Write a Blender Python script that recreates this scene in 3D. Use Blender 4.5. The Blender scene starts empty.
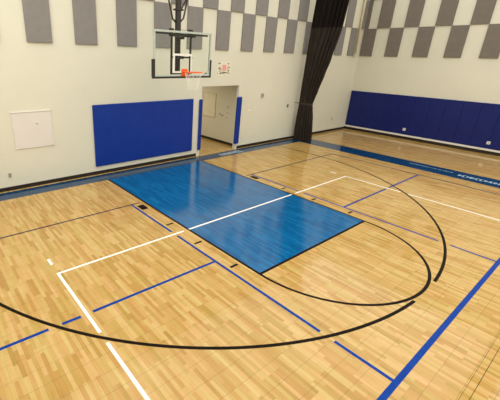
import bpy, math, random
from mathutils import Vector, Matrix

random.seed(7)
S = bpy.context.scene
C = S.collection

# ------------------------------------------------------------------ camera
def look_matrix(loc, yaw, pitch, roll):
    y, p, r = (math.radians(a) for a in (yaw, pitch, roll))
    f = Vector((math.sin(y) * math.cos(p), math.cos(y) * math.cos(p), -math.sin(p)))
    rt = Vector((math.cos(y), -math.sin(y), 0))
    up = rt.cross(f)
    rt2 = rt * math.cos(r) + up * math.sin(r)
    up2 = -rt * math.sin(r) + up * math.cos(r)
    m = Matrix((rt2, up2, -f)).transposed().to_4x4()
    m.translation = Vector(loc)
    return m

cd = bpy.data.cameras.new('camera')
cam = bpy.data.objects.new('camera', cd)
C.objects.link(cam)
cam.matrix_world = look_matrix((-5.973, -8.719, 3.439), 37.5915, 20.947, 1.5627)
cd.sensor_fit = 'HORIZONTAL'
cd.sensor_width = 36
cd.lens = 345.43 / 500 * 36
cd.shift_x = (250 - 178.92) / 500
cd.shift_y = -(200 - 188.03) / 500
cd.clip_start = 0.05
S.camera = cam

# ------------------------------------------------------------------ world, lamps, exposure
w = bpy.data.worlds.new('world')
S.world = w
w.use_nodes = True
w.node_tree.nodes['Background'].inputs[0].default_value = (0.9, 0.95, 1.0, 1)
w.node_tree.nodes['Background'].inputs[1].default_value = 0.05

def area(name, loc, sx, sy, watts, col=(1.0, 1.0, 0.98)):
    d = bpy.data.lights.new(name, 'AREA')
    d.shape = 'RECTANGLE'
    d.size, d.size_y = sx, sy
    d.energy = watts
    d.color = col
    o = bpy.data.objects.new(name, d)
    C.objects.link(o)
    o.location = loc
    return o

# unseen rows of ceiling luminaires over the court, taken together as wide even sources
area('unseen_gym_light', (1.7, -3.7, 7.75), 21.0, 8.2, 930, (1.0, 0.99, 0.95))
area('unseen_gym_light', (-7.0, -2.4, 7.7), 2.6, 3.6, 200)  # unseen fill light, added to brighten the left of the floor
area('unseen_gym_light', (1.4, -11.6, 7.75), 20.0, 6.0, 1300)
area('corridor_lamp', (2.4, 3.4, 2.78), 0.9, 0.5, 42, (1.0, 0.90, 0.72))

S.view_settings.view_transform = 'Standard'
S.view_settings.look = 'None'
S.view_settings.gamma = 1
S.view_settings.use_curve_mapping = False
S.view_settings.exposure = 0.0

# ------------------------------------------------------------------ materials
def lin(h):
    h = h.lstrip('#')
    out = []
    for i in (0, 2, 4):
        c = int(h[i:i + 2], 16) / 255
        out.append(c / 12.92 if c <= 0.04045 else ((c + 0.055) / 1.055) ** 2.4)
    return (*out, 1)

def new_mat(name, col, rough=0.6, metal=0.0, spec=0.5):
    m = bpy.data.materials.new(name)
    m.use_nodes = True
    b = m.node_tree.nodes['Principled BSDF']
    b.inputs['Base Color'].default_value = lin(col)
    b.inputs['Roughness'].default_value = rough
    b.inputs['Metallic'].default_value = metal
    b.inputs['Specular IOR Level'].default_value = spec
    return m

def nd(m, t, **kw):
    n = m.node_tree.nodes.new(t)
    for k, v in kw.items():
        setattr(n, k, v)
    return n

def lk(m, a, b):
    m.node_tree.links.new(a, b)

def noisy(name, c1, c2, scale, rough=0.7, bump=0.0, bscale=None, detail=4, stretch=(1, 1, 1), spec=0.5, metal=0.0):
    """two-tone procedural noise material in world-sized object coordinates"""
    m = new_mat(name, c1, rough, metal, spec)
    bs = m.node_tree.nodes['Principled BSDF']
    tc = nd(m, 'ShaderNodeTexCoord')
    mp = nd(m, 'ShaderNodeMapping')
    mp.inputs['Scale'].default_value = stretch
    lk(m, tc.outputs['Object'], mp.inputs[0])
    n = nd(m, 'ShaderNodeTexNoise')
    n.inputs['Scale'].default_value = scale
    n.inputs['Detail'].default_value = detail
    lk(m, mp.outputs[0], n.inputs['Vector'])
    r = nd(m, 'ShaderNodeValToRGB')
    r.color_ramp.elements[0].position = 0.32
    r.color_ramp.elements[0].color = lin(c1)
    r.color_ramp.elements[1].position = 0.68
    r.color_ramp.elements[1].color = lin(c2)
    lk(m, n.outputs['Fac'], r.inputs[0])
    lk(m, r.outputs[0], bs.inputs['Base Color'])
    if bump:
        n2 = nd(m, 'ShaderNodeTexNoise')
        n2.inputs['Scale'].default_value = bscale or scale * 20
        lk(m, mp.outputs[0], n2.inputs['Vector'])
        bp = nd(m, 'ShaderNodeBump')
        bp.inputs['Strength'].default_value = bump
        bp.inputs['Distance'].default_value = 0.01
        lk(m, n2.outputs['Fac'], bp.inputs['Height'])
        lk(m, bp.outputs[0], bs.inputs['Normal'])
    return m

def strip_floor(name, stops, rough, seam=0.8, spec=0.5, var=0.08, hue=False):
    """maple strips 5 cm wide running along Y in 25 cm tiles, every strip its own tone"""
    m = new_mat(name, '#C8A060', rough, 0, spec)
    bs = m.node_tree.nodes['Principled BSDF']
    def math_(op, a, b=None):
        n = nd(m, 'ShaderNodeMath', operation=op)
        for i, v in enumerate((a, b)):
            if v is None: continue
            if isinstance(v, (int, float)): n.inputs[i].default_value = v
            else: lk(m, v, n.inputs[i])
        return n.outputs[0]
    tc = nd(m, 'ShaderNodeTexCoord')
    sp = nd(m, 'ShaderNodeSeparateXYZ')
    lk(m, tc.outputs['Object'], sp.inputs[0])
    X, Y = sp.outputs['X'], sp.outputs['Y']
    T = 0.2535
    u = math_('DIVIDE', X, T / 5)
    v = math_('DIVIDE', math_('ADD', Y, 6.92), T)
    col = math_('FLOOR', u)
    wn0 = nd(m, 'ShaderNodeTexWhiteNoise', noise_dimensions='1D')
    lk(m, col, wn0.inputs['W'])
    # a strip is a tile and a half long, its start staggered
    v2 = math_('ADD', math_('MULTIPLY', v, 0.55), math_('MULTIPLY', math_('FLOOR', math_('MULTIPLY', wn0.outputs['Value'], 4)), 0.25))
    row = math_('FLOOR', v2)
    cb = nd(m, 'ShaderNodeCombineXYZ')
    lk(m, col, cb.inputs[0]); lk(m, row, cb.inputs[1])
    wn = nd(m, 'ShaderNodeTexWhiteNoise', noise_dimensions='2D')
    lk(m, cb.outputs[0], wn.inputs['Vector'])
    # grain, long along the strips
    mp = nd(m, 'ShaderNodeMapping')
    mp.inputs['Scale'].default_value = (60, 3.0, 1)
    lk(m, tc.outputs['Object'], mp.inputs[0])
    gn = nd(m, 'ShaderNodeTexNoise')
    gn.inputs['Scale'].default_value = 1.0
    gn.inputs['Detail'].default_value = 3
    lk(m, mp.outputs[0], gn.inputs['Vector'])
    bn = nd(m, 'ShaderNodeTexNoise')
    bn.inputs['Scale'].default_value = 2.2
    lk(m, tc.outputs['Object'], bn.inputs['Vector'])
    f = math_('ADD', math_('ADD', 0.04, math_('MULTIPLY', wn.outputs['Value'], 0.43)),
              math_('ADD', math_('MULTIPLY', gn.outputs['Fac'], 0.36), math_('MULTIPLY', bn.outputs['Fac'], 0.18)))
    r = nd(m, 'ShaderNodeValToRGB')
    el = r.color_ramp.elements
    el[0].position, el[0].color = stops[0][0], lin(stops[0][1])
    el[1].position, el[1].color = stops[-1][0], lin(stops[-1][1])
    for p, c in stops[1:-1]:
        e = el.new(p); e.color = lin(c)
    lk(m, f, r.inputs[0])
    base_col = r.outputs[0]
    if hue:
        hm = nd(m, 'ShaderNodeMix', data_type='RGBA', blend_type='MULTIPLY')
        hm.inputs['Factor'].default_value = 1.0
        hr = nd(m, 'ShaderNodeValToRGB')
        hr.color_ramp.elements[0].color = (1.0, 0.93, 0.90, 1)
        hr.color_ramp.elements[1].color = (0.93, 1.0, 0.86, 1)
        sc_ = nd(m, 'ShaderNodeSeparateColor')
        lk(m, wn.outputs['Color'], sc_.inputs[0])
        lk(m, sc_.outputs[1], hr.inputs[0])
        lk(m, base_col, hm.inputs['A']); lk(m, hr.outputs[0], hm.inputs['B'])
        base_col = hm.outputs['Result']
    # tile seams across the strips and hairlines between strips
    def edge(t, wd):
        fr = math_('FRACT', t)
        d = math_('ABSOLUTE', math_('SUBTRACT', fr, 0.5))
        return math_('GREATER_THAN', d, 0.5 - wd)
    sv = edge(v, 0.012)
    su = edge(math_('DIVIDE', X, T), 0.008)
    sx = edge(v2, 0.008)
    sh = edge(u, 0.02)
    a = math_('MAXIMUM', math_('MULTIPLY', sv, 0.42), math_('MULTIPLY', su, 0.16))
    b2 = math_('MAXIMUM', math_('MULTIPLY', sx, 0.14), math_('MULTIPLY', sh, 0.12))
    s = math_('MULTIPLY', math_('MAXIMUM', a, b2), seam)
    mx = nd(m, 'ShaderNodeMix', data_type='RGBA')
    lk(m, s, mx.inputs['Factor'])
    lk(m, base_col, mx.inputs['A'])
    mx.inputs['B'].default_value = lin('#3A2412')
    lk(m, mx.outputs['Result'], bs.inputs['Base Color'])
    rr = math_('ADD', rough - var / 2, math_('MULTIPLY', wn.outputs['Value'], var))
    lk(m, rr, bs.inputs['Roughness'])
    return m

M = {}
M['wood'] = strip_floor('maple_strip_floor', [(0.14, '#946F36'), (0.40, '#AC884C'), (0.62, '#B99860'), (0.90, '#C6AB7A')], 0.10, var=0.02, spec=0.3, hue=True)
M['blue_floor'] = strip_floor('blue_stained_strips', [(0.1, '#004676'), (0.5, '#005588'), (0.95, '#106CA0')], 0.13, seam=0.5, spec=0.7, var=0.03)
M['band_blue'] = strip_floor('border_blue_strips', [(0.1, '#022842'), (0.5, '#043355'), (0.95, '#0C4268')], 0.13, seam=0.4, spec=0.35, var=0.03)
M['black_paint'] = noisy('black_line_paint', '#120C08', '#1B130D', 12, 0.5, spec=0.05)
M['blue_paint'] = noisy('blue_line_paint', '#043280', '#0A3A8A', 12, 0.45, spec=0.08)
M['navy_paint'] = noisy('dark_blue_line_paint', '#12143E', '#181B48', 12, 0.5, spec=0.05)
M['white_paint'] = noisy('white_line_paint', '#E4E2DA', '#F2F0E8', 12, 0.25)
M['wall'] = noisy('cream_painted_wall', '#D4D2C0', '#DAD7C6', 0.6, 0.6, bump=0.08, bscale=40)
M['ceiling'] = noisy('ceiling_paint', '#8F8B82', '#9A968C', 1.0, 0.8)
M['baseboard'] = noisy('black_vinyl_base', '#171009', '#20170F', 6, 0.45)
M['acoustic'] = noisy('grey_acoustic_fabric', '#83807D', '#898582', 5, 0.95, bump=0.2, bscale=160, spec=0.1)
M['acoustic_darker'] = noisy('darker_acoustic_fabric', '#746D65', '#7A736B', 5, 0.95, bump=0.2, bscale=160, spec=0.1)  # the grey panel fabric, darker and browner, for the padded wall
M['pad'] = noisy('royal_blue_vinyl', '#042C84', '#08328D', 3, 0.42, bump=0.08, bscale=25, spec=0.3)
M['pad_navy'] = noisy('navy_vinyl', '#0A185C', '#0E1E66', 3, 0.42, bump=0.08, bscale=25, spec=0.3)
M['white'] = noisy('white_enamel', '#D8D4CE', '#E0DCD6', 3, 0.45)
M['panel_white'] = noisy('pale_access_panel', '#DAD4CD', '#DDD7D1', 2, 0.55)
M['plate'] = noisy('stainless_plate', '#A8A294', '#B5AFA2', 20, 0.5, metal=0.1)
M['steel_dark'] = noisy('dark_brown_steel', '#1E1612', '#2A2019', 10, 0.45)
M['frame_white'] = noisy('pale_board_frame', '#AEB8AE', '#BAC3B8', 10, 0.4)
M['orange'] = noisy('orange_rim_enamel', '#E65A14', '#EE6A20', 10, 0.4)
M['edge_pad'] = noisy('black_edge_padding', '#1C1812', '#26211A', 10, 0.6)
M['net'] = noisy('white_net_cord', '#E8E4D8', '#F4F0E6', 30, 0.8)
M['curtain'] = noisy('charcoal_curtain_mesh', '#221D19', '#36302A', 5, 0.8, stretch=(8, 8, 0.3), spec=0.15)
M['curtain_dark'] = noisy('black_curtain_vinyl', '#120D0A', '#1A1410', 5, 0.75, stretch=(6, 6, 0.3), spec=0.12)
M['strap'] = noisy('curtain_strap_web', '#2E241C', '#3A2E24', 20, 0.7)
M['pipe'] = noisy('cream_conduit_paint', '#CFC2A0', '#D8CCAC', 5, 0.5)
M['red'] = noisy('salmon_print', '#E3958A', '#E9A197', 20, 0.7)
M['ink'] = noisy('grey_green_print', '#6A6856', '#7C7A68', 30, 0.8)
M['paper'] = noisy('cream_paper', '#DAD5BF', '#E2DDC8', 6, 0.8)
M['letter'] = noisy('pale_floor_lettering', '#9DB4C4', '#B4C7D4', 12, 0.35)
M['residue'] = noisy('faded_sticker', '#E6E0CC', '#EEE8D6', 40, 0.8)
g = new_mat('backboard_glass', '#FBFFFC', 0.02)
gb = g.node_tree.nodes['Principled BSDF']
gb.inputs['Transmission Weight'].default_value = 1.0
gb.inputs['IOR'].default_value = 1.2
gn_ = nd(g, 'ShaderNodeTexNoise'); gn_.inputs['Scale'].default_value = 3
gr_ = nd(g, 'ShaderNodeMapRange'); gr_.inputs['To Min'].default_value = 0.01; gr_.inputs['To Max'].default_value = 0.05
lk(g, gn_.outputs['Fac'], gr_.inputs['Value']); lk(g, gr_.outputs[0], gb.inputs['Roughness'])
M['glass'] = g

# ------------------------------------------------------------------ mesh helpers
class MB:
    def __init__(s):
        s.v, s.f = [], []
    def box(s, x0, x1, y0, y1, z0, z1):
        b = len(s.v)
        x0, x1 = sorted((x0, x1)); y0, y1 = sorted((y0, y1)); z0, z1 = sorted((z0, z1))
        s.v += [(x0, y0, z0), (x1, y0, z0), (x1, y1, z0), (x0, y1, z0), (x0, y0, z1), (x1, y0, z1), (x1, y1, z1), (x0, y1, z1)]
        s.f += [tuple(b + i for i in q) for q in ((0, 3, 2, 1), (4, 5, 6, 7), (0, 1, 5, 4), (1, 2, 6, 5), (2, 3, 7, 6), (3, 0, 4, 7))]
        return s
    def prism(s, poly, z0, z1):
        """extrude a counter-clockwise XY polygon"""
        b, n = len(s.v), len(poly)
        s.v += [(x, y, z0) for x, y in poly] + [(x, y, z1) for x, y in poly]
        s.f += [tuple(b + n - 1 - i for i in range(n)), tuple(b + n + i for i in range(n))]
        s.f += [(b + i, b + (i + 1) % n, b + n + (i + 1) % n, b + n + i) for i in range(n)]
        return s
    def ribbon(s, pts, wd, z0, z1):
        """flat band of width wd following XY points"""
        n = len(pts); L = []; R = []
        for i, p in enumerate(pts):
            a = Vector(pts[max(i - 1, 0)]); c = Vector(pts[min(i + 1, n - 1)])
            t = (c - a).normalized(); nn = Vector((-t.y, t.x)) * wd / 2
            L.append(Vector(p) + nn); R.append(Vector(p) - nn)
        b = len(s.v)
        for l, r in zip(L, R):
            s.v += [(l.x, l.y, z1), (r.x, r.y, z1), (l.x, l.y, z0), (r.x, r.y, z0)]
        for i in range(n - 1):
            a, c = b + 4 * i, b + 4 * i + 4
            s.f += [(a, a + 1, c + 1, c), (a + 2, c + 2, c + 3, a + 3), (a, c, c + 2, a + 2), (a + 1, a + 3, c + 3, c + 1)]
        s.f += [(b, b + 2, b + 3, b + 1)]
        e = b + 4 * (n - 1)
        s.f += [(e, e + 1, e + 3, e + 2)]
        return s
    def tube(s, pts, r, seg=10, closed=False):
        pts = [Vector(p) for p in pts]; n = len(pts)
        b = len(s.v); up = None
        for i, p in enumerate(pts):
            a = pts[(i - 1) % n] if closed else pts[max(i - 1, 0)]
            c = pts[(i + 1) % n] if closed else pts[min(i + 1, n - 1)]
            t = (c - a).normalized()
            if up is None:
                up = Vector((0, 0, 1)) if abs(t.z) < 0.9 else Vector((1, 0, 0))
            e1 = (up - t * up.dot(t)).normalized(); up = e1
            e2 = t.cross(e1)
            for k in range(seg):
                an = 2 * math.pi * k / seg
                s.v.append(tuple(p + e1 * r * math.cos(an) + e2 * r * math.sin(an)))
        m = n if closed else n - 1
        for i in range(m):
            j = (i + 1) % n
            for k in range(seg):
                k2 = (k + 1) % seg
                s.f.append((b + i * seg + k, b + i * seg + k2, b + j * seg + k2, b + j * seg + k))
        if not closed:
            s.f.append(tuple(b + k for k in reversed(range(seg))))
            s.f.append(tuple(b + (n - 1) * seg + k for k in range(seg)))
        return s
    def build(s, name, mat, parent=None, bevel=0.0, smooth=False, origin=None, seg=2):
        me = bpy.data.meshes.new(name)
        o = bpy.data.objects.new(name, me)
        org = Vector(origin) if origin else Vector((0, 0, 0))
        me.from_pydata([tuple(Vector(p) - org) for p in s.v], [], s.f)
        me.materials.append(mat)
        me.update()
        if smooth:
            for p in me.polygons: p.use_smooth = True
        C.objects.link(o)
        o.location = org
        if parent is not None:
            o.parent = parent
            o.location = org - Vector(parent.location)
        if bevel:
            b = o.modifiers.new('bevel', 'BEVEL')
            b.width = bevel; b.segments = seg; b.limit_method = 'ANGLE'
        return o

def tag(o, label=None, cat=None, group=None, kind=None):
    if label: o['label'] = label
    if cat: o['category'] = cat
    if group: o['group'] = group
    if kind: o['kind'] = kind
    return o

def struct(o, label, cat):
    return tag(o, label, cat, kind='structure')

def empty(name, loc, label, cat, group=None):
    o = bpy.data.objects.new(name, None)
    o.empty_display_size = 0.1
    C.objects.link(o)
    o.location = loc
    return tag(o, label, cat, group)

# ------------------------------------------------------------------ the hall
YW, XR, ZC = 0.701, 12.443, 7.9
WY, WX = YW + 0.0016, XR + 0.0016      # faces of the walls, a hair behind what is fixed to them
XL, YB = -9.0, -16.0
DX0, DX1, DZ = 2.18, 4.04, 2.46
TH = 0.11

floor = MB().box(XL - 0.3, XR + 0.3, YB - 0.3, 5.4, -0.2, 0.0).build('floor', M['wood'])
struct(floor, 'glossy maple strip gym floor with painted court lines', 'floor')

wb = MB()
wb.box(XL - 0.3, DX0, WY, YW + TH, 0, ZC).box(DX1, XR + 0.3, WY, YW + TH, 0, ZC).box(DX0, DX1, WY, YW + TH, DZ, ZC)
struct(wb.build('wall_back', M['wall']), 'cream painted wall behind the basketball hoop with a doorway', 'wall')
struct(MB().box(WX, WX + 0.3, YB, WY, 0, ZC).build('wall_right', M['wall']), 'cream painted wall above the row of navy pads', 'wall')
struct(MB().box(XL - 0.3, XL, YB, YW, 0, ZC).build('wall_left', M['wall']), 'cream side wall left of the court', 'wall')
struct(MB().box(XL - 0.3, XR + 0.3, YB - 0.3, YB, 0, ZC).build('wall_front', M['wall']), 'cream wall behind the viewer', 'wall')
struct(MB().box(XL - 0.3, XR + 0.3, YB - 0.3, YW + TH, ZC, ZC + 0.2).build('ceiling', M['ceiling']), 'high gym ceiling', 'ceiling')

# corridor behind the doorway
struct(MB().box(4.3016, 4.5, YW + TH, 5.2, 0, 3.0).build('wall_corridor_right', M['wall']), 'cream corridor wall seen through the doorway', 'wall')
struct(MB().box(0.6, 0.8, YW + TH, 5.2, 0, 3.0).build('wall_corridor_left', M['wall']), 'left wall of the corridor behind the doorway', 'wall')
struct(MB().box(0.6, 4.5, 5.2, 5.4, 0, 3.0).build('wall_corridor_end', M['wall']), 'end wall of the corridor behind the doorway', 'wall')
struct(MB().box(0.6, 4.5, YW + TH, 5.4, 3.0, 3.1).build('ceiling_corridor', M['wall']), 'low ceiling of the corridor behind the doorway', 'ceiling')

BH = 0.105
struct(MB().box(XL, 2.02, YW - 0.014, YW, 0, BH).build('baseboard_back', M['baseboard'], bevel=0.004), 'black baseboard below the hoop wall, left of the doorway', 'baseboard')
struct(MB().box(4.15, XR - 0.014, YW - 0.014, YW, 0, BH).build('baseboard_back_right', M['baseboard'], bevel=0.004), 'black baseboard along the hoop wall right of the doorway', 'baseboard')
struct(MB().box(XR - 0.014, XR, YB, YW, 0, 0.13).build('baseboard_right', M['baseboard'], bevel=0.004), 'black baseboard below the navy wall pads', 'baseboard')
struct(MB().box(4.286, 4.3, YW + TH, 5.2, 0, BH).build('baseboard_corridor', M['baseboard'], bevel=0.004), 'black baseboard inside the corridor', 'baseboard')
struct(MB().box(DX1 - 0.015, DX1, YW - 0.004, YW + TH, 0, DZ).box(DX1, DX1 + 0.04, YW - 0.012, YW, 0, DZ).build('trim_1', M['white'], bevel=0.003),
       'pale jamb lining on the right side of the doorway', 'door frame')

# ------------------------------------------------------------------ court markings (parts of the floor)
def mark(name, mb, mat, label):
    o = mb.build(name, mat, floor)
    tag(o, label)
    return o

struct(MB().box(XR - 0.05, XR, YB, YW - 0.02, 0.135, 0.215).build('trim_2', M['white'], bevel=0.004), 'white rail running just below the navy pads', 'rail')

K, KL, Y0 = 1.829, 5.659, 0.08
def line(mb, x0, y0, x1, y1, wd, z):
    mb.ribbon([(x0, y0), (x1, y1)], wd, 0.0, z)
    return mb
mark('painted_key', MB().box(-K, K, -KL, Y0 - 0.002, 0, 0.0010), M['blue_floor'], 'blue painted key in front of the hoop')
mark('baseline_band', MB().box(XL, 7.5, Y0, 0.60, 0, 0.0012), M['band_blue'], 'blue border band along the hoop wall')
mark('sideline_band', MB().box(7.5, 8.47, YB, 0.60, 0, 0.0012), M['band_blue'], 'dark blue border band with faint lettering')
kb = MB()
W5 = 0.05
for sx in (-1, 1):
    line(kb, sx * (K - W5 / 2), Y0, sx * (K - W5 / 2), -KL, W5, 0.0018)
line(kb, -K, -KL + W5 / 2, K, -KL + W5 / 2, W5, 0.0019)
mark('key_border', kb, M['black_paint'], 'black outline of the blue key')

def arc(cx, cy, r, a0, a1, n=72):
    return [(cx + r * math.cos(math.radians(a0 + (a1 - a0) * i / n)), cy + r * math.sin(math.radians(a0 + (a1 - a0) * i / n))) for i in range(n + 1)]
mark('free_throw_arc', MB().ribbon(arc(0, -KL, K - W5 / 2, 180, 360), W5, 0, 0.0015), M['black_paint'], 'black half circle in front of the blue key')
C3, R3 = -1.435, 6.071 - W5 / 2 + 0.015
tl = MB()
tl.ribbon([(-R3, Y0), (-R3, C3)] + arc(0, C3, R3, 180, 266.4)[1:], W5, 0, 0.0014)
tl.ribbon([(R3, Y0), (R3, C3)] + arc(0, C3, R3, 360, 274.4)[1:], W5, 0, 0.0014)
mark('three_point_line', tl, M['black_paint'], 'long black curved three-point line')
for sx in (-1, 1):
    b = MB().box(sx * 1.92, sx * 2.09, -2.29, -2.02, 0, 0.0016)
    mark('lane_block', b, M['black_paint'], 'small black block beside the key')
    for yy in (-3.25, -4.215, -5.2):
        mark('lane_tick', MB().box(sx * 1.90, sx * 2.08, yy - 0.025, yy + 0.025, 0, 0.0016), M['black_paint'], 'short black tick beside the key')

wl = MB()
XW, YWh = 4.58, -3.675
wd = 0.045
line(wl, -XW - wd / 2, YWh, -1.93, YWh, wd, 0.0012)
line(wl, -1.79, YWh, 1.78, YWh, wd, 0.0022)
line(wl, 1.93, YWh, XW + wd / 2, YWh, wd, 0.0012)
line(wl, -XW, YWh, -XW, -5.29, wd, 0.0013)
line(wl, -XW, -5.5, -XW, -13.0, wd, 0.0013)
line(wl, XW, YWh, XW, -5.29, wd, 0.0013)
line(wl, XW, -5.5, XW, -13.0, wd, 0.0013)
line(wl, -XW, -3.15, -XW, -3.36, wd, 0.0013)
line(wl, XW, -3.15, XW, -3.36, wd, 0.0013)
mark('white_court_line', wl, M['white_paint'], 'thin white court outline with a square corner')

bl = MB()
XB = 2.165
BWd = 0.05
for sx in (-1, 1):
    x = sx * XB
    line(bl, x, -1.9, x, -3.56 if sx < 0 else -3.60, BWd, 0.0012)
    line(bl, x, -3.77, x, -6.99, BWd, 0.0012)
    line(bl, x, -7.20, x, -7.95, BWd, 0.0012)
line(bl, -XB, -4.905, -4.49, -4.86, BWd, 0.0013)
line(bl, -4.67, -4.86, -4.93, -4.85, BWd, 0.0013)
line(bl, -5.11, -4.845, -6.81, -4.80, BWd, 0.0013)
line(bl, XB, -4.94, 4.49, -4.94, BWd, 0.0013)
line(bl, 4.67, -4.94, 6.81, -4.94, BWd, 0.0013)
mark('blue_court_line', bl, M['blue_paint'], 'thin blue court lines beside the key')
nl = MB()
line(nl, -6.81, -1.88, -1.94, -1.88, 0.04, 0.0011)
line(nl, 1.92, -1.9, 6.81, -1.9, 0.04, 0.0011)
line(nl, 6.81, -1.88, 6.81, -13.0, 0.055, 0.0010)
line(nl, -6.81, -1.86, -6.81, -13.0, 0.035, 0.0010)
mark('dark_court_line', nl, M['navy_paint'], 'thin dark blue outer court line')
mark('centre_line', line(MB(), -7.5, -7.955, 7.5, -7.955, 0.068, 0.0016), M['blue_paint'], 'wide bright blue line across the floor')

mark('floor_joint', MB().box(XL, XR - 0.02, -8.460, -8.457, 0, 0.0008), M['black_paint'], 'hairline joint across the near floor')
mark('floor_joint', MB().box(XL, XR - 0.02, -8.532, -8.527, 0, 0.0008), M['black_paint'], 'darker joint across the near floor')

# faint lettering on the border bands: strokes too worn to read
def lettering(name, mat, label, along, x0, y0, n, h, pitch):
    rnd = random.Random(len(label) * 7 + n)
    mb = MB()
    for i in range(n):
        t = i * pitch
        strokes = rnd.choice([
            [((0, 0), (0, 1)), ((0, 1), (0.7, 0.5)), ((0.7, 0.5), (0, 0))],
            [((0, 0), (0.35, 1)), ((0.35, 1), (0.7, 0)), ((0.15, 0.4), (0.55, 0.4))],
            [((0, 0), (0, 1)), ((0, 0.5), (0.7, 0.5)), ((0.7, 0), (0.7, 1))],
            [((0.7, 1), (0, 1)), ((0, 1), (0, 0)), ((0, 0), (0.7, 0))],
            [((0, 1), (0.7, 1)), ((0.35, 1), (0.35, 0))],
            [((0, 0), (0, 1)), ((0, 1), (0.6, 0.8)), ((0.6, 0.8), (0, 0.5)), ((0, 0.5), (0.7, 0))]])
        for (a, b) in strokes:
            pa = (t + a[0] * pitch * 0.95, a[1] * h); pb = (t + b[0] * pitch * 0.95, b[1] * h)
            if along == 'x':
                P = [(x0 + pa[0], y0 + pa[1]), (x0 + pb[0], y0 + pb[1])]
            else:
                P = [(x0 + pa[1], y0 - pa[0]), (x0 + pb[1], y0 - pb[0])]
            mb.ribbon(P, h * 0.16, 0, 0.0022)
    return mark(name, mb, mat, label)
lettering('band_lettering', M['letter'], 'bold pale worn lettering on the sideline band', 'y', 7.86, -5.72, 11, 0.20, 0.115)
lettering('band_lettering', M['letter'], 'small pale worn lettering on the sideline band', 'y', 8.07, -4.20, 20, 0.07, 0.067)
lettering('band_lettering', M['letter'], 'pale worn lettering on the band at the doorway', 'x', 2.92, 0.22, 9, 0.22, 0.13)

# ------------------------------------------------------------------ grey acoustic panels
ORD = ['first', 'second', 'third', 'fourth', 'fifth', 'sixth', 'seventh', 'eighth', 'ninth', 'tenth', 'eleventh', 'twelfth']
def acoustic(x0, x1, y0, y1, z0, z1, label, group):
    o = MB().box(x0, x1, y0, y1, z0, z1).build('acoustic_panel', M['acoustic' if x1 < XR - 0.02 else 'acoustic_darker'], bevel=0.006, origin=((x0 + x1) / 2, (y0 + y1) / 2, z0))
    return tag(o, label, 'acoustic panel', group)
Z1, Z2, Z3 = 3.658, 4.895, 6.13
PT = 0.045
low = [(-4.70, -4.07), (-3.465, -2.855), (-2.26, -1.645), (-1.04, -0.42), (0.19, 0.80), (1.43, 2.05), (2.68, 3.29), (3.92, 4.54), (5.16, 5.78), (6.41, 7.04), (7.66, 8.28)]
extra_low = {0: 'grey acoustic panel cut by the left photo edge, hoop wall bottom row',
             1: 'grey acoustic panel above and right of the white access panel, hoop wall',
             2: 'grey acoustic panel straight above the left end of the blue wall pad',
             3: 'grey acoustic panel left of the backboard, third full one on the hoop wall',
             4: 'grey acoustic panel seen behind the left half of the glass backboard',
             5: 'grey acoustic panel seen behind the right half of the glass backboard',
             6: 'grey bottom-row acoustic panel just right of the backboard, above the small poster',
             7: 'grey bottom-row acoustic panel second to the right of the backboard',
             8: 'grey bottom-row acoustic panel third to the right of the backboard',
             9: 'grey bottom-row acoustic panel, last whole one left of the curtain',
             10: 'grey bottom-row acoustic panel half covered by the left edge of the curtain'}
# two slots between the backboard and the curtain share the same rhythm
for i, (a, b) in enumerate(low):
    acoustic(a, b, YW - PT, YW, Z1, Z2 - 0.01, extra_low[i], 'bottom row of acoustic panels on the hoop wall')
acoustic(10.15, 10.77, YW - PT, YW, Z1, Z2 - 0.01, 'grey bottom-row acoustic panel just right of the curtain on the hoop wall', 'bottom row of acoustic panels on the hoop wall')
acoustic(11.30, 11.85, YW - PT, YW, Z1, Z2 - 0.01, 'grey bottom-row acoustic panel left of the corner conduit on the hoop wall', 'bottom row of acoustic panels on the hoop wall')
up = [((-0.42, 0.19), 'grey upper-row acoustic panel just left of the hoop mast'),
      ((0.80, 1.43), 'grey upper-row acoustic panel just right of the hoop mast'),
      ((2.05, 2.68), 'grey upper-row acoustic panel second to the right of the hoop mast'),
      ((3.29, 3.92), 'grey upper-row acoustic panel third to the right of the hoop mast'),
      ((4.54, 5.16), 'grey upper-row acoustic panel fourth to the right of the hoop mast'),
      ((5.78, 6.41), 'grey upper-row acoustic panel fifth to the right of the hoop mast'),
      ((7.04, 7.20), 'sliver of grey upper-row acoustic panel at the curtain left edge'),
      ((10.68, 11.28), 'grey upper-row acoustic panel right of the curtain on the hoop wall'),
      ((12.08, 12.39), 'narrow grey upper-row acoustic panel beside the corner conduit')]
for (a, b), l in up:
    if a == 7.04: b = 7.66
    acoustic(a, b, YW - PT, YW, Z2, Z3 - 0.01, l, 'upper row of acoustic panels on the hoop wall')
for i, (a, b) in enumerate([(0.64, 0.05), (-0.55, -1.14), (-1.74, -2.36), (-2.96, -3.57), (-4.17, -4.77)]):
    acoustic(XR - PT, XR, b, a, Z1, Z2 - 0.01, 'darker grey acoustic panel on the padded wall, bottom row, %s from the corner' % ORD[i], 'bottom row of acoustic panels on the padded wall')
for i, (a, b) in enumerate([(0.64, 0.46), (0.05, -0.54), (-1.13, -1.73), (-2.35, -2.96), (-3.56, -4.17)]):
    l = 'narrow darker grey strip of acoustic panel in the corner, upper row of the padded wall' if i == 0 else \
        'wide darker grey acoustic panel on the padded wall, upper row, %s from the corner' % ORD[i - 1]
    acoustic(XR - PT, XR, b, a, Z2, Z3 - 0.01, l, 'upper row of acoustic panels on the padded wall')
acoustic(XR - PT, XR, 0.05, 0.64, Z3, Z3 + 1.22, 'darker grey acoustic panel of the third row, just showing at the top edge near the corner', 'top row of acoustic panels on the padded wall')

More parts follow.
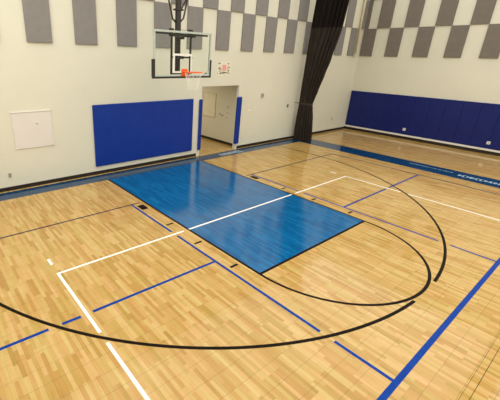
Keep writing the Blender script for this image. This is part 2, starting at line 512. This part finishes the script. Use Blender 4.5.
# ------------------------------------------------------------------ wall pads
def pad(x0, x1, y0, y1, z0, z1, mat, label, group=None, bev=0.018, name='wall_pad', face='y'):
    o = MB().box(x0, x1, y0, y1, z0, z1).build(name, mat, bevel=bev, origin=((x0 + x1) / 2, (y0 + y1) / 2, z0), seg=3)
    return tag(o, label, 'wall pad', group)
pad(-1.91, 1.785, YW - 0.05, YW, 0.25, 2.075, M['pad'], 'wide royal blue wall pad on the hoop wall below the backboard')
pad(2.06, 2.20, YW - 0.06, YW, 0.22, 2.04, M['pad'], 'narrow royal blue pad on the left side of the doorway', 'doorway edge pads', 0.04)
pad(3.92, 4.16, YW - 0.10, YW, 0.22, 2.04, M['pad'], 'narrow royal blue pad on the right side of the doorway', 'doorway edge pads', 0.04)
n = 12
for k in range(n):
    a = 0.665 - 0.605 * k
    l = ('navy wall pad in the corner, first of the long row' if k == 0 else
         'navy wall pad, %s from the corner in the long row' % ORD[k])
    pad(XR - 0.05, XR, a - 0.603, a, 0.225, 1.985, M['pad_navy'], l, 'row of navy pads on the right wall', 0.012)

# ------------------------------------------------------------------ small things on the walls
def plate(loc, sx, sz, label, cat, mat, name, depth=0.012, face='y'):
    x, y, z = loc
    e = empty(name, (x, y, z), label, cat)
    mb = MB()
    if face == 'y': mb.box(x - sx / 2, x + sx / 2, y - depth, y, z - sz / 2, z + sz / 2)
    else: mb.box(x - depth, x, y - sx / 2, y + sx / 2, z - sz / 2, z + sz / 2)
    mb.build('cover_plate', mat, e, bevel=0.003, origin=(x, y, z))
    return e
def socket(e, mat):
    x, y, z = e.location
    for dz in (-0.02, 0.02):
        MB().box(x - 0.014, x + 0.014, y - 0.016, y - 0.012, z + dz - 0.012, z + dz + 0.012).build('socket', mat, e, bevel=0.002, origin=(x, y, z + dz))

e = plate((-4.29, YW, 0.42), 0.075, 0.12, 'small grey electrical outlet low on the hoop wall, left end', 'outlet', M['plate'], 'wall_outlet')
socket(e, M['steel_dark'])
e = plate((5.38, YW, 2.03), 0.13, 0.17, 'small grey box on the wall right of the doorway', 'control box', M['plate'], 'control_box', 0.05)
x, y, z = e.location
MB().box(x - 0.02, x + 0.02, y - 0.058, y - 0.05, z - 0.03, z + 0.03).build('button', M['steel_dark'], e, bevel=0.002, origin=(x, y, z))
e = plate((7.15, YW, 1.52), 0.11, 0.15, 'small dark switch plate on the wall just left of the curtain', 'light switch', M['plate'], 'light_switch', 0.02)
x, y, z = e.location
MB().box(x - 0.03, x + 0.035, y - 0.03, y - 0.02, z - 0.05, z + 0.05).build('rocker', M['steel_dark'], e, bevel=0.002, origin=(x, y, z))
e = plate((11.0, YW, 0.62), 0.07, 0.11, 'small outlet plate low on the wall between curtain and corner', 'outlet', M['plate'], 'wall_outlet')
socket(e, M['steel_dark'])
for yy, l in ((-2.21, 'white outlet plate set into the navy pads, nearer the corner'), (-5.36, 'white outlet plate set into the navy pads, near the right photo edge')):
    e = empty('pad_outlet', (XR - 0.05, yy, 0.46), l, 'outlet', 'outlet plates in the navy pads')
    MB().box(XR - 0.066, XR - 0.05, yy - 0.06, yy + 0.06, 0.40, 0.52).build('cover_plate', M['white'], e, bevel=0.004, origin=(XR - 0.05, yy, 0.46))
    MB().box(XR - 0.070, XR - 0.066, yy - 0.02, yy + 0.02, 0.43, 0.49).build('socket', M['plate'], e, bevel=0.002, origin=(XR - 0.05, yy, 0.46))

# pale access panel with a small knob
e = empty('access_panel', (-3.57, YW, 1.07), 'pale square access panel on the wall left of the blue pad', 'access panel')
MB().box(-4.06, -3.08, YW - 0.018, YW, 1.07, 2.0).build('panel_door', M['panel_white'], e, bevel=0.004)
MB().box(-4.08, -3.06, YW - 0.03, YW, 2.0, 2.02).build('top_edge', M['white'], e, bevel=0.003)
MB().box(-3.16, -3.08, YW - 0.026, YW - 0.018, 1.075, 1.09).build('latch', M['plate'], e, bevel=0.002)
MB().tube([(-3.47, YW - 0.018, 1.70), (-3.47, YW - 0.04, 1.70)], 0.016, 12).build('knob', M['plate'], e, smooth=True)
for c in e.children:
    c.location = -Vector(e.location)

# poster by the doorway
e = empty('wall_poster', (3.16, YW, 2.87), 'small cream poster with a salmon square and grey print above the doorway', 'poster')
def poster(name, x0, x1, z0, z1, d0, d1, mat):
    return MB().box(x0, x1, YW - d1, YW - d0, z0, z1).build(name, mat, e, origin=(3.16, YW, 2.87))
poster('sheet', 2.82, 3.51, 2.80, 3.28, 0, 0.004, M['paper'])
poster('salmon_square', 3.07, 3.27, 2.98, 3.18, 0.004, 0.006, M['red'])
pm = MB(); rnd = random.Random(3)
for (x0, x1, z0, z1, cnt) in ((2.88, 3.05, 2.94, 3.10, 14), (3.29, 3.44, 2.92, 3.12, 12), (2.98, 3.36, 2.88, 2.965, 22), (2.84, 3.0, 3.20, 3.25, 6), (3.3, 3.46, 3.19, 3.24, 6), (2.84, 3.5, 2.87, 2.90, 12)):
    for _ in range(cnt):
        a = rnd.uniform(x0, x1 - 0.04); c = rnd.uniform(z0, z1 - 0.02)
        pm.box(a, a + rnd.uniform(0.025, 0.05), YW - 0.0055, YW - 0.004, c, c + 0.024)
pm.build('print', M['ink'], e, origin=(3.16, YW, 2.87))['kind'] = 'stuff'

# pale scraps of tape
rnd = random.Random(5)
for k, (a, c, wa, wc, l) in enumerate(((4.63, 1.44, 0.16, 0.09, 'torn pale tape scrap on the wall, the one nearest the doorway'),
                                       (4.84, 1.47, 0.10, 0.05, 'torn pale tape scrap on the wall, middle one of three'),
                                       (4.98, 1.56, 0.18, 0.07, 'torn pale tape scrap on the wall, the one nearest the curtain'))):
    mb = MB(); n_ = 9
    poly = []
    for i in range(n_):
        t = 2 * math.pi * i / n_
        rr = rnd.uniform(0.6, 1.0)
        poly.append((a + wa / 2 + wa / 2 * rr * math.cos(t), c + wc / 2 + wc / 2 * rr * math.sin(t)))
    mb.v = [(x, YW - 0.002, z) for x, z in poly] + [(x, YW, z) for x, z in poly]
    mb.f = [tuple(range(n_)), tuple(reversed(range(n_, 2 * n_)))] + [(i, n_ + i, n_ + (i + 1) % n_, (i + 1) % n_) for i in range(n_)]
    tag(mb.build('tape_scrap', M['residue'], origin=(a, YW, c)), l, 'tape scrap', 'tape scraps right of the doorway')

# notices and switches on the corridor wall
e = empty('notice_board', (4.3, 2.6, 1.02), 'pale rectangular notice board on the corridor wall', 'notice board')
MB().box(4.285, 4.3, 2.24, 3.02, 1.02, 1.97).build('board', M['paper'], e, origin=(4.3, 2.6, 1.02), bevel=0.003)
f_ = MB()
f_.box(4.275, 4.3, 2.22, 2.24, 1.0, 1.99).box(4.275, 4.3, 3.02, 3.04, 1.0, 1.99).box(4.275, 4.3, 2.24, 3.02, 1.97, 1.99).box(4.272, 4.3, 2.24, 3.02, 1.0, 1.02)
f_.build('frame', M['pipe'], e, origin=(4.3, 2.6, 1.02))
for k, (yy, zz, s) in enumerate(((1.50, 1.52, 0.11), (1.50, 1.30, 0.10), (1.50, 1.10, 0.11), (1.78, 1.16, 0.08), (1.92, 1.20, 0.06))):
    lab = ['topmost of three stacked pale switch plates on the corridor wall', 'middle one of three stacked pale switch plates on the corridor wall',
           'lowest of three stacked pale switch plates on the corridor wall', 'small plate left of the stacked switches in the corridor',
           'smallest plate nearest the notice board in the corridor'][k]
    e = empty('switch_plate', (4.3, yy, zz), lab, 'switch plate', 'switch plates on the corridor wall')
    MB().box(4.286, 4.3, yy - s / 2, yy + s / 2, zz - s / 2, zz + s / 2).build('cover_plate', M['paper'] if k < 3 else M['plate'], e, origin=(4.3, yy, zz), bevel=0.003)
    MB().box(4.278, 4.286, yy - s / 6, yy + s / 6, zz - s / 5, zz + s / 5).build('rocker', M['ink'], e, origin=(4.3, yy, zz), bevel=0.002)

# conduit in the corner
e = empty('conduit', (11.93, YW - 0.06, 3.70), 'cream painted vertical conduit ending near the corner', 'conduit')
MB().tube([(11.93, YW - 0.085, 3.70), (11.93, YW - 0.085, ZC)], 0.045, 14).build('pipe', M['pipe'], e, smooth=True, origin=(11.93, YW - 0.06, 3.70))
MB().box(11.86, 12.00, YW - 0.13, YW-0.0, 3.64, 3.76).build('end_box', M['pipe'], e, bevel=0.006, origin=(11.93, YW - 0.06, 3.70))
for zz in (4.85, 6.1, 7.3):
    MB().box(11.87, 11.99, YW - 0.05, YW, zz - 0.02, zz + 0.02).build('bracket', M['pipe'], e, origin=(11.93, YW - 0.06, 3.70))

# ------------------------------------------------------------------ divider curtain gathered at the wall
cur = empty('divider_curtain', (7.8, 0.2, 0), 'dark charcoal divider curtain gathered and tied against the hoop wall', 'curtain')
prof = [  # z, back edge y, front edge y, half depth
    (0.03, 0.60, -0.30, 0.20), (0.5, 0.60, -0.26, 0.19), (1.0, 0.59, -0.20, 0.18), (1.45, 0.57, -0.12, 0.15), (1.62, 0.56, -0.08, 0.135),
    (1.80, 0.56, -0.13, 0.145), (2.2, 0.56, -0.24, 0.17), (2.9, 0.55, -0.43, 0.19), (3.43, 0.54, -0.58, 0.20),
    (4.62, 0.50, -0.84, 0.20), (5.55, 0.46, -0.92, 0.20), (6.6, 0.40, -1.02, 0.20), (7.86, 0.35, -1.12, 0.20)]
def prof_at(z):
    for a, b in zip(prof, prof[1:]):
        if a[0] <= z <= b[0]:
            t = (z - a[0]) / (b[0] - a[0]); t = t * t * (3 - 2 * t) * 0.4 + t * 0.6
            return [a[i] + (b[i] - a[i]) * t for i in range(1, 4)]
    return list(prof[-1][1:]) if z > prof[-1][0] else list(prof[0][1:])
def curtain_part(name, z0, z1, mat, grow=0.0, dz=0.06, pleat=1.0):
    mb = MB(); NS = 320
    nz = max(2, int((z1 - z0) / dz))
    for j in range(nz + 1):
        z = z0 + (z1 - z0) * j / nz
        yb, yf, d = prof_at(z)
        cy, wy = (yb + yf) / 2, (yb - yf) / 2
        flare = min(1.0, abs(z - 1.62) / 0.5)
        for k in range(NS):
            a = 2 * math.pi * k / NS
            fold = abs(math.sin(8.5 * a + 0.35 * math.sin(z * 0.9) + 1.1 * math.sin(2 * a)))
            fold2 = 0.5 + 0.5 * math.sin(37 * a + 0.7)
            amp = (0.14 + 0.28 * flare) * pleat
            r = 1 - amp * (1 - fold) ** 1.2 - 0.05 * fold2 * pleat
            ca, sa = math.cos(a), math.sin(a)
            # squarish ellipse
            ex = math.copysign(abs(ca) ** 0.8, ca); ey = math.copysign(abs(sa) ** 0.8, sa)
            mb.v.append((7.8 + (d * r + grow) * ex, cy + (wy * (0.6 + 0.4 * r) + grow) * ey, z))
    for j in range(nz):
        for k in range(NS):
            k2 = (k + 1) % NS
            mb.f.append((j * NS + k, j * NS + k2, (j + 1) * NS + k2, (j + 1) * NS + k))
    mb.f.append(tuple(reversed(range(NS))))
    mb.f.append(tuple(nz * NS + k for k in range(NS)))
    return mb.build(name, mat, cur, smooth=False, origin=(7.8, 0.2, 0))
tag(curtain_part('lower_drape', 0.012, 4.62, M['curtain']), 'charcoal lower section of the curtain')
tag(curtain_part('upper_drape', 4.62, 7.86, M['curtain_dark'], grow=0.004), 'black upper section of the curtain')
curtain_part('tie_strap', 1.59, 1.65, M['strap'], grow=0.012, dz=0.03, pleat=0.3)
MB().tube([(7.68, 0.50, 1.62), (7.66, 0.60, 1.63), (7.65, YW - 0.003, 1.64)], 0.012, 8).build('tie_cord', M['strap'], cur, origin=(7.8, 0.2, 0))
MB().box(7.74, 7.86, -1.2, 0.6, 7.84, ZC).build('track', M['steel_dark'], cur, origin=(7.8, 0.2, 0))

# ------------------------------------------------------------------ basketball hoop
HX, HY = -0.05, -1.09          # centre and front face of the board
hoop = empty('basketball_hoop', (HX, HY, 2.9), 'ceiling-hung basketball hoop with glass backboard, orange rim and white net', 'basketball hoop')
HO = (HX, HY, 2.9)
def hp(name, mb, mat, par=hoop, **kw):
    o = mb.build(name, mat, None, origin=HO, **kw)
    o.parent = par
    o.location = (0, 0, 0)
    return o
BW, BZ0, BZ1 = 0.935, 2.93, 4.025
board = hp('backboard', MB().box(HX - BW + 0.03, HX + BW - 0.03, HY + 0.003, HY + 0.013, BZ0 + 0.03, BZ1 - 0.03), M['glass'])
fr = MB()
fr.box(HX - BW, HX + BW, HY, HY + 0.05, BZ1 - 0.045, BZ1)
fr.box(HX - BW, HX + BW, HY, HY + 0.05, BZ0, BZ0 + 0.045)
fr.box(HX - BW, HX - BW + 0.045, HY, HY + 0.05, BZ0 + 0.045, BZ1 - 0.045)
fr.box(HX + BW - 0.045, HX + BW, HY, HY + 0.05, BZ0 + 0.045, BZ1 - 0.045)
hp('board_frame', fr, M['frame_white'], bevel=0.004)
# target square painted on the glass
tg = MB()
T0, T1 = 3.02, 3.49
for a, b, c, d in ((-0.345, 0.265, T1 - 0.05, T1), (-0.345, 0.265, T0, T0 + 0.03), (-0.345, -0.295, T0 + 0.03, T1 - 0.05), (0.225, 0.265, T0 + 0.03, T1 - 0.05)):
    tg.box(HX + a, HX + b, HY - 0.001, HY + 0.003, c, d)
hp('target_square', tg, M['white_paint'])
# padding round the lower edge
pd_ = MB()
pd_.box(HX - BW - 0.035, HX + BW + 0.035, HY - 0.012, HY + 0.06, BZ0 - 0.045, BZ0 + 0.004)
pd_.box(HX - BW - 0.04, HX - BW + 0.03, HY - 0.012, HY + 0.06, BZ0, BZ0 + 0.42)
pd_.box(HX + BW - 0.02, HX + BW + 0.035, HY - 0.012, HY + 0.06, BZ0, BZ0 + 0.42)
hp('edge_padding', pd_, M['edge_pad'], bevel=0.006)
hp('maker_mark', MB().box(HX + 0.74, HX + 0.82, HY - 0.001, HY + 0.003, BZ0 + 0.06, BZ0 + 0.085), M['steel_dark'])
# steel support frame behind the glass
sf = MB()
for sx in (-1, 1):
    sf.box(HX - 0.04 + sx * 0.31 - 0.022, HX - 0.04 + sx * 0.31 + 0.022, HY + 0.06, HY + 0.10, 2.98, 3.93)
sf.box(HX - 0.42, HX + 0.42, HY + 0.06, HY + 0.11, 3.89, 3.97)
sf.box(HX - 0.84, HX + 0.84, HY + 0.055, HY + 0.08, 3.935, 3.975)
sf.box(HX - 0.33, HX + 0.33, HY + 0.06, HY + 0.10, 3.38, 3.42)
sf.box(HX - 0.33, HX + 0.33, HY + 0.06, HY + 0.10, 2.98, 3.01)
hp('support_frame', sf, M['steel_dark'], bevel=0.003)
for sx in (-1, 1):
    cb = MB().box(HX - 0.04 + sx * 0.31 - 0.045, HX - 0.04 + sx * 0.31 + 0.045, HY + 0.05, HY + 0.14, 4.02, 4.08)
    cb.box(HX - 0.04 + sx * 0.31 - 0.02, HX - 0.04 + sx * 0.31 + 0.02, HY + 0.06, HY + 0.10, 3.93, 4.02)
    hp('frame_clamp', cb, M['steel_dark'], bevel=0.004)
hp('tension_wire', MB().tube([(HX - 0.30, HY + 0.10, 4.06), (HX + 0.30, HY + 0.10, 4.06)], 0.005, 6), M['steel_dark'])
# mast to the ceiling with braces
MX, MY = -0.035, -0.78
hp('mast', MB().box(MX - 0.07, MX + 0.065, MY - 0.045, MY + 0.045, 3.05, ZC), M['steel_dark'], bevel=0.008)
for zz in (3.4, 3.88):
    hp('mount_arm', MB().box(MX - 0.06, MX + 0.06, HY + 0.10, MY - 0.04, zz - 0.04, zz + 0.03), M['steel_dark'])
hp('mast_collar', MB().box(MX - 0.115, MX + 0.115, MY - 0.075, MY + 0.075, 4.52, 4.56), M['steel_dark'], bevel=0.004)
for pts in ([(-0.10, -0.76, 4.25), (-0.20, -0.76, 4.32), (-0.33, -0.76, 4.75), (-1.26, -0.76, ZC)],
            [(0.03, -0.76, 4.25), (0.15, -0.76, 4.35), (0.26, -0.76, 4.79), (1.05, -0.76, ZC)],
            [(0.04, -0.76, 4.53), (0.12, -0.74, 4.62), (0.32, -0.70, 4.88), (1.10, -0.40, 6.3), (1.6, -0.2, ZC)]):
    hp('brace', MB().tube(pts, 0.022, 10), M['steel_dark'], smooth=True)
# rim with bracket
RC = (HX + 0.03, HY - 0.381, 3.048)
rim = hp('rim', MB().tube([(RC[0] + 0.229 * math.cos(a * math.pi / 24), RC[1] + 0.229 * math.sin(a * math.pi / 24), RC[2]) for a in range(48)], 0.011, 10, closed=True), M['orange'], smooth=True)
bk = MB()
bk.box(RC[0] - 0.10, RC[0] + 0.09, HY - 0.018, HY - 0.001, 2.93, 3.12)
bk.box(RC[0] - 0.075, RC[0] + 0.075, HY - 0.165, HY - 0.014, 3.035, 3.055)
bk.prism([(RC[0] - 0.07, HY - 0.014), (RC[0] - 0.05, HY - 0.15), (RC[0] - 0.04, HY - 0.15), (RC[0] - 0.055, HY - 0.014)], 2.96, 3.035)
bk.prism([(RC[0] + 0.055, HY - 0.014), (RC[0] + 0.04, HY - 0.15), (RC[0] + 0.05, HY - 0.15), (RC[0] + 0.07, HY - 0.014)], 2.96, 3.035)
hp('rim_bracket', bk, M['orange'], bevel=0.003)
net = MB()
NN = 12
def ring(l, off):
    zz = 3.035 - 0.085 * l
    r = [0.225, 0.20, 0.175, 0.155, 0.14, 0.135][l]
    return [(RC[0] + r * math.cos(2 * math.pi * (k + off) / NN), RC[1] + r * math.sin(2 * math.pi * (k + off) / NN), zz) for k in range(NN)]
for l in range(5):
    A = ring(l, 0.5 * (l % 2)); B = ring(l + 1, 0.5 * ((l + 1) % 2))
    for k in range(NN):
        if l % 2 == 0:
            net.tube([A[k], B[k]], 0.0027, 5); net.tube([A[k], B[(k - 1) % NN]], 0.0027, 5)
        else:
            net.tube([A[k], B[k]], 0.0027, 5); net.tube([A[k], B[(k + 1) % NN]], 0.0027, 5)
hp('net', net, M['net'])
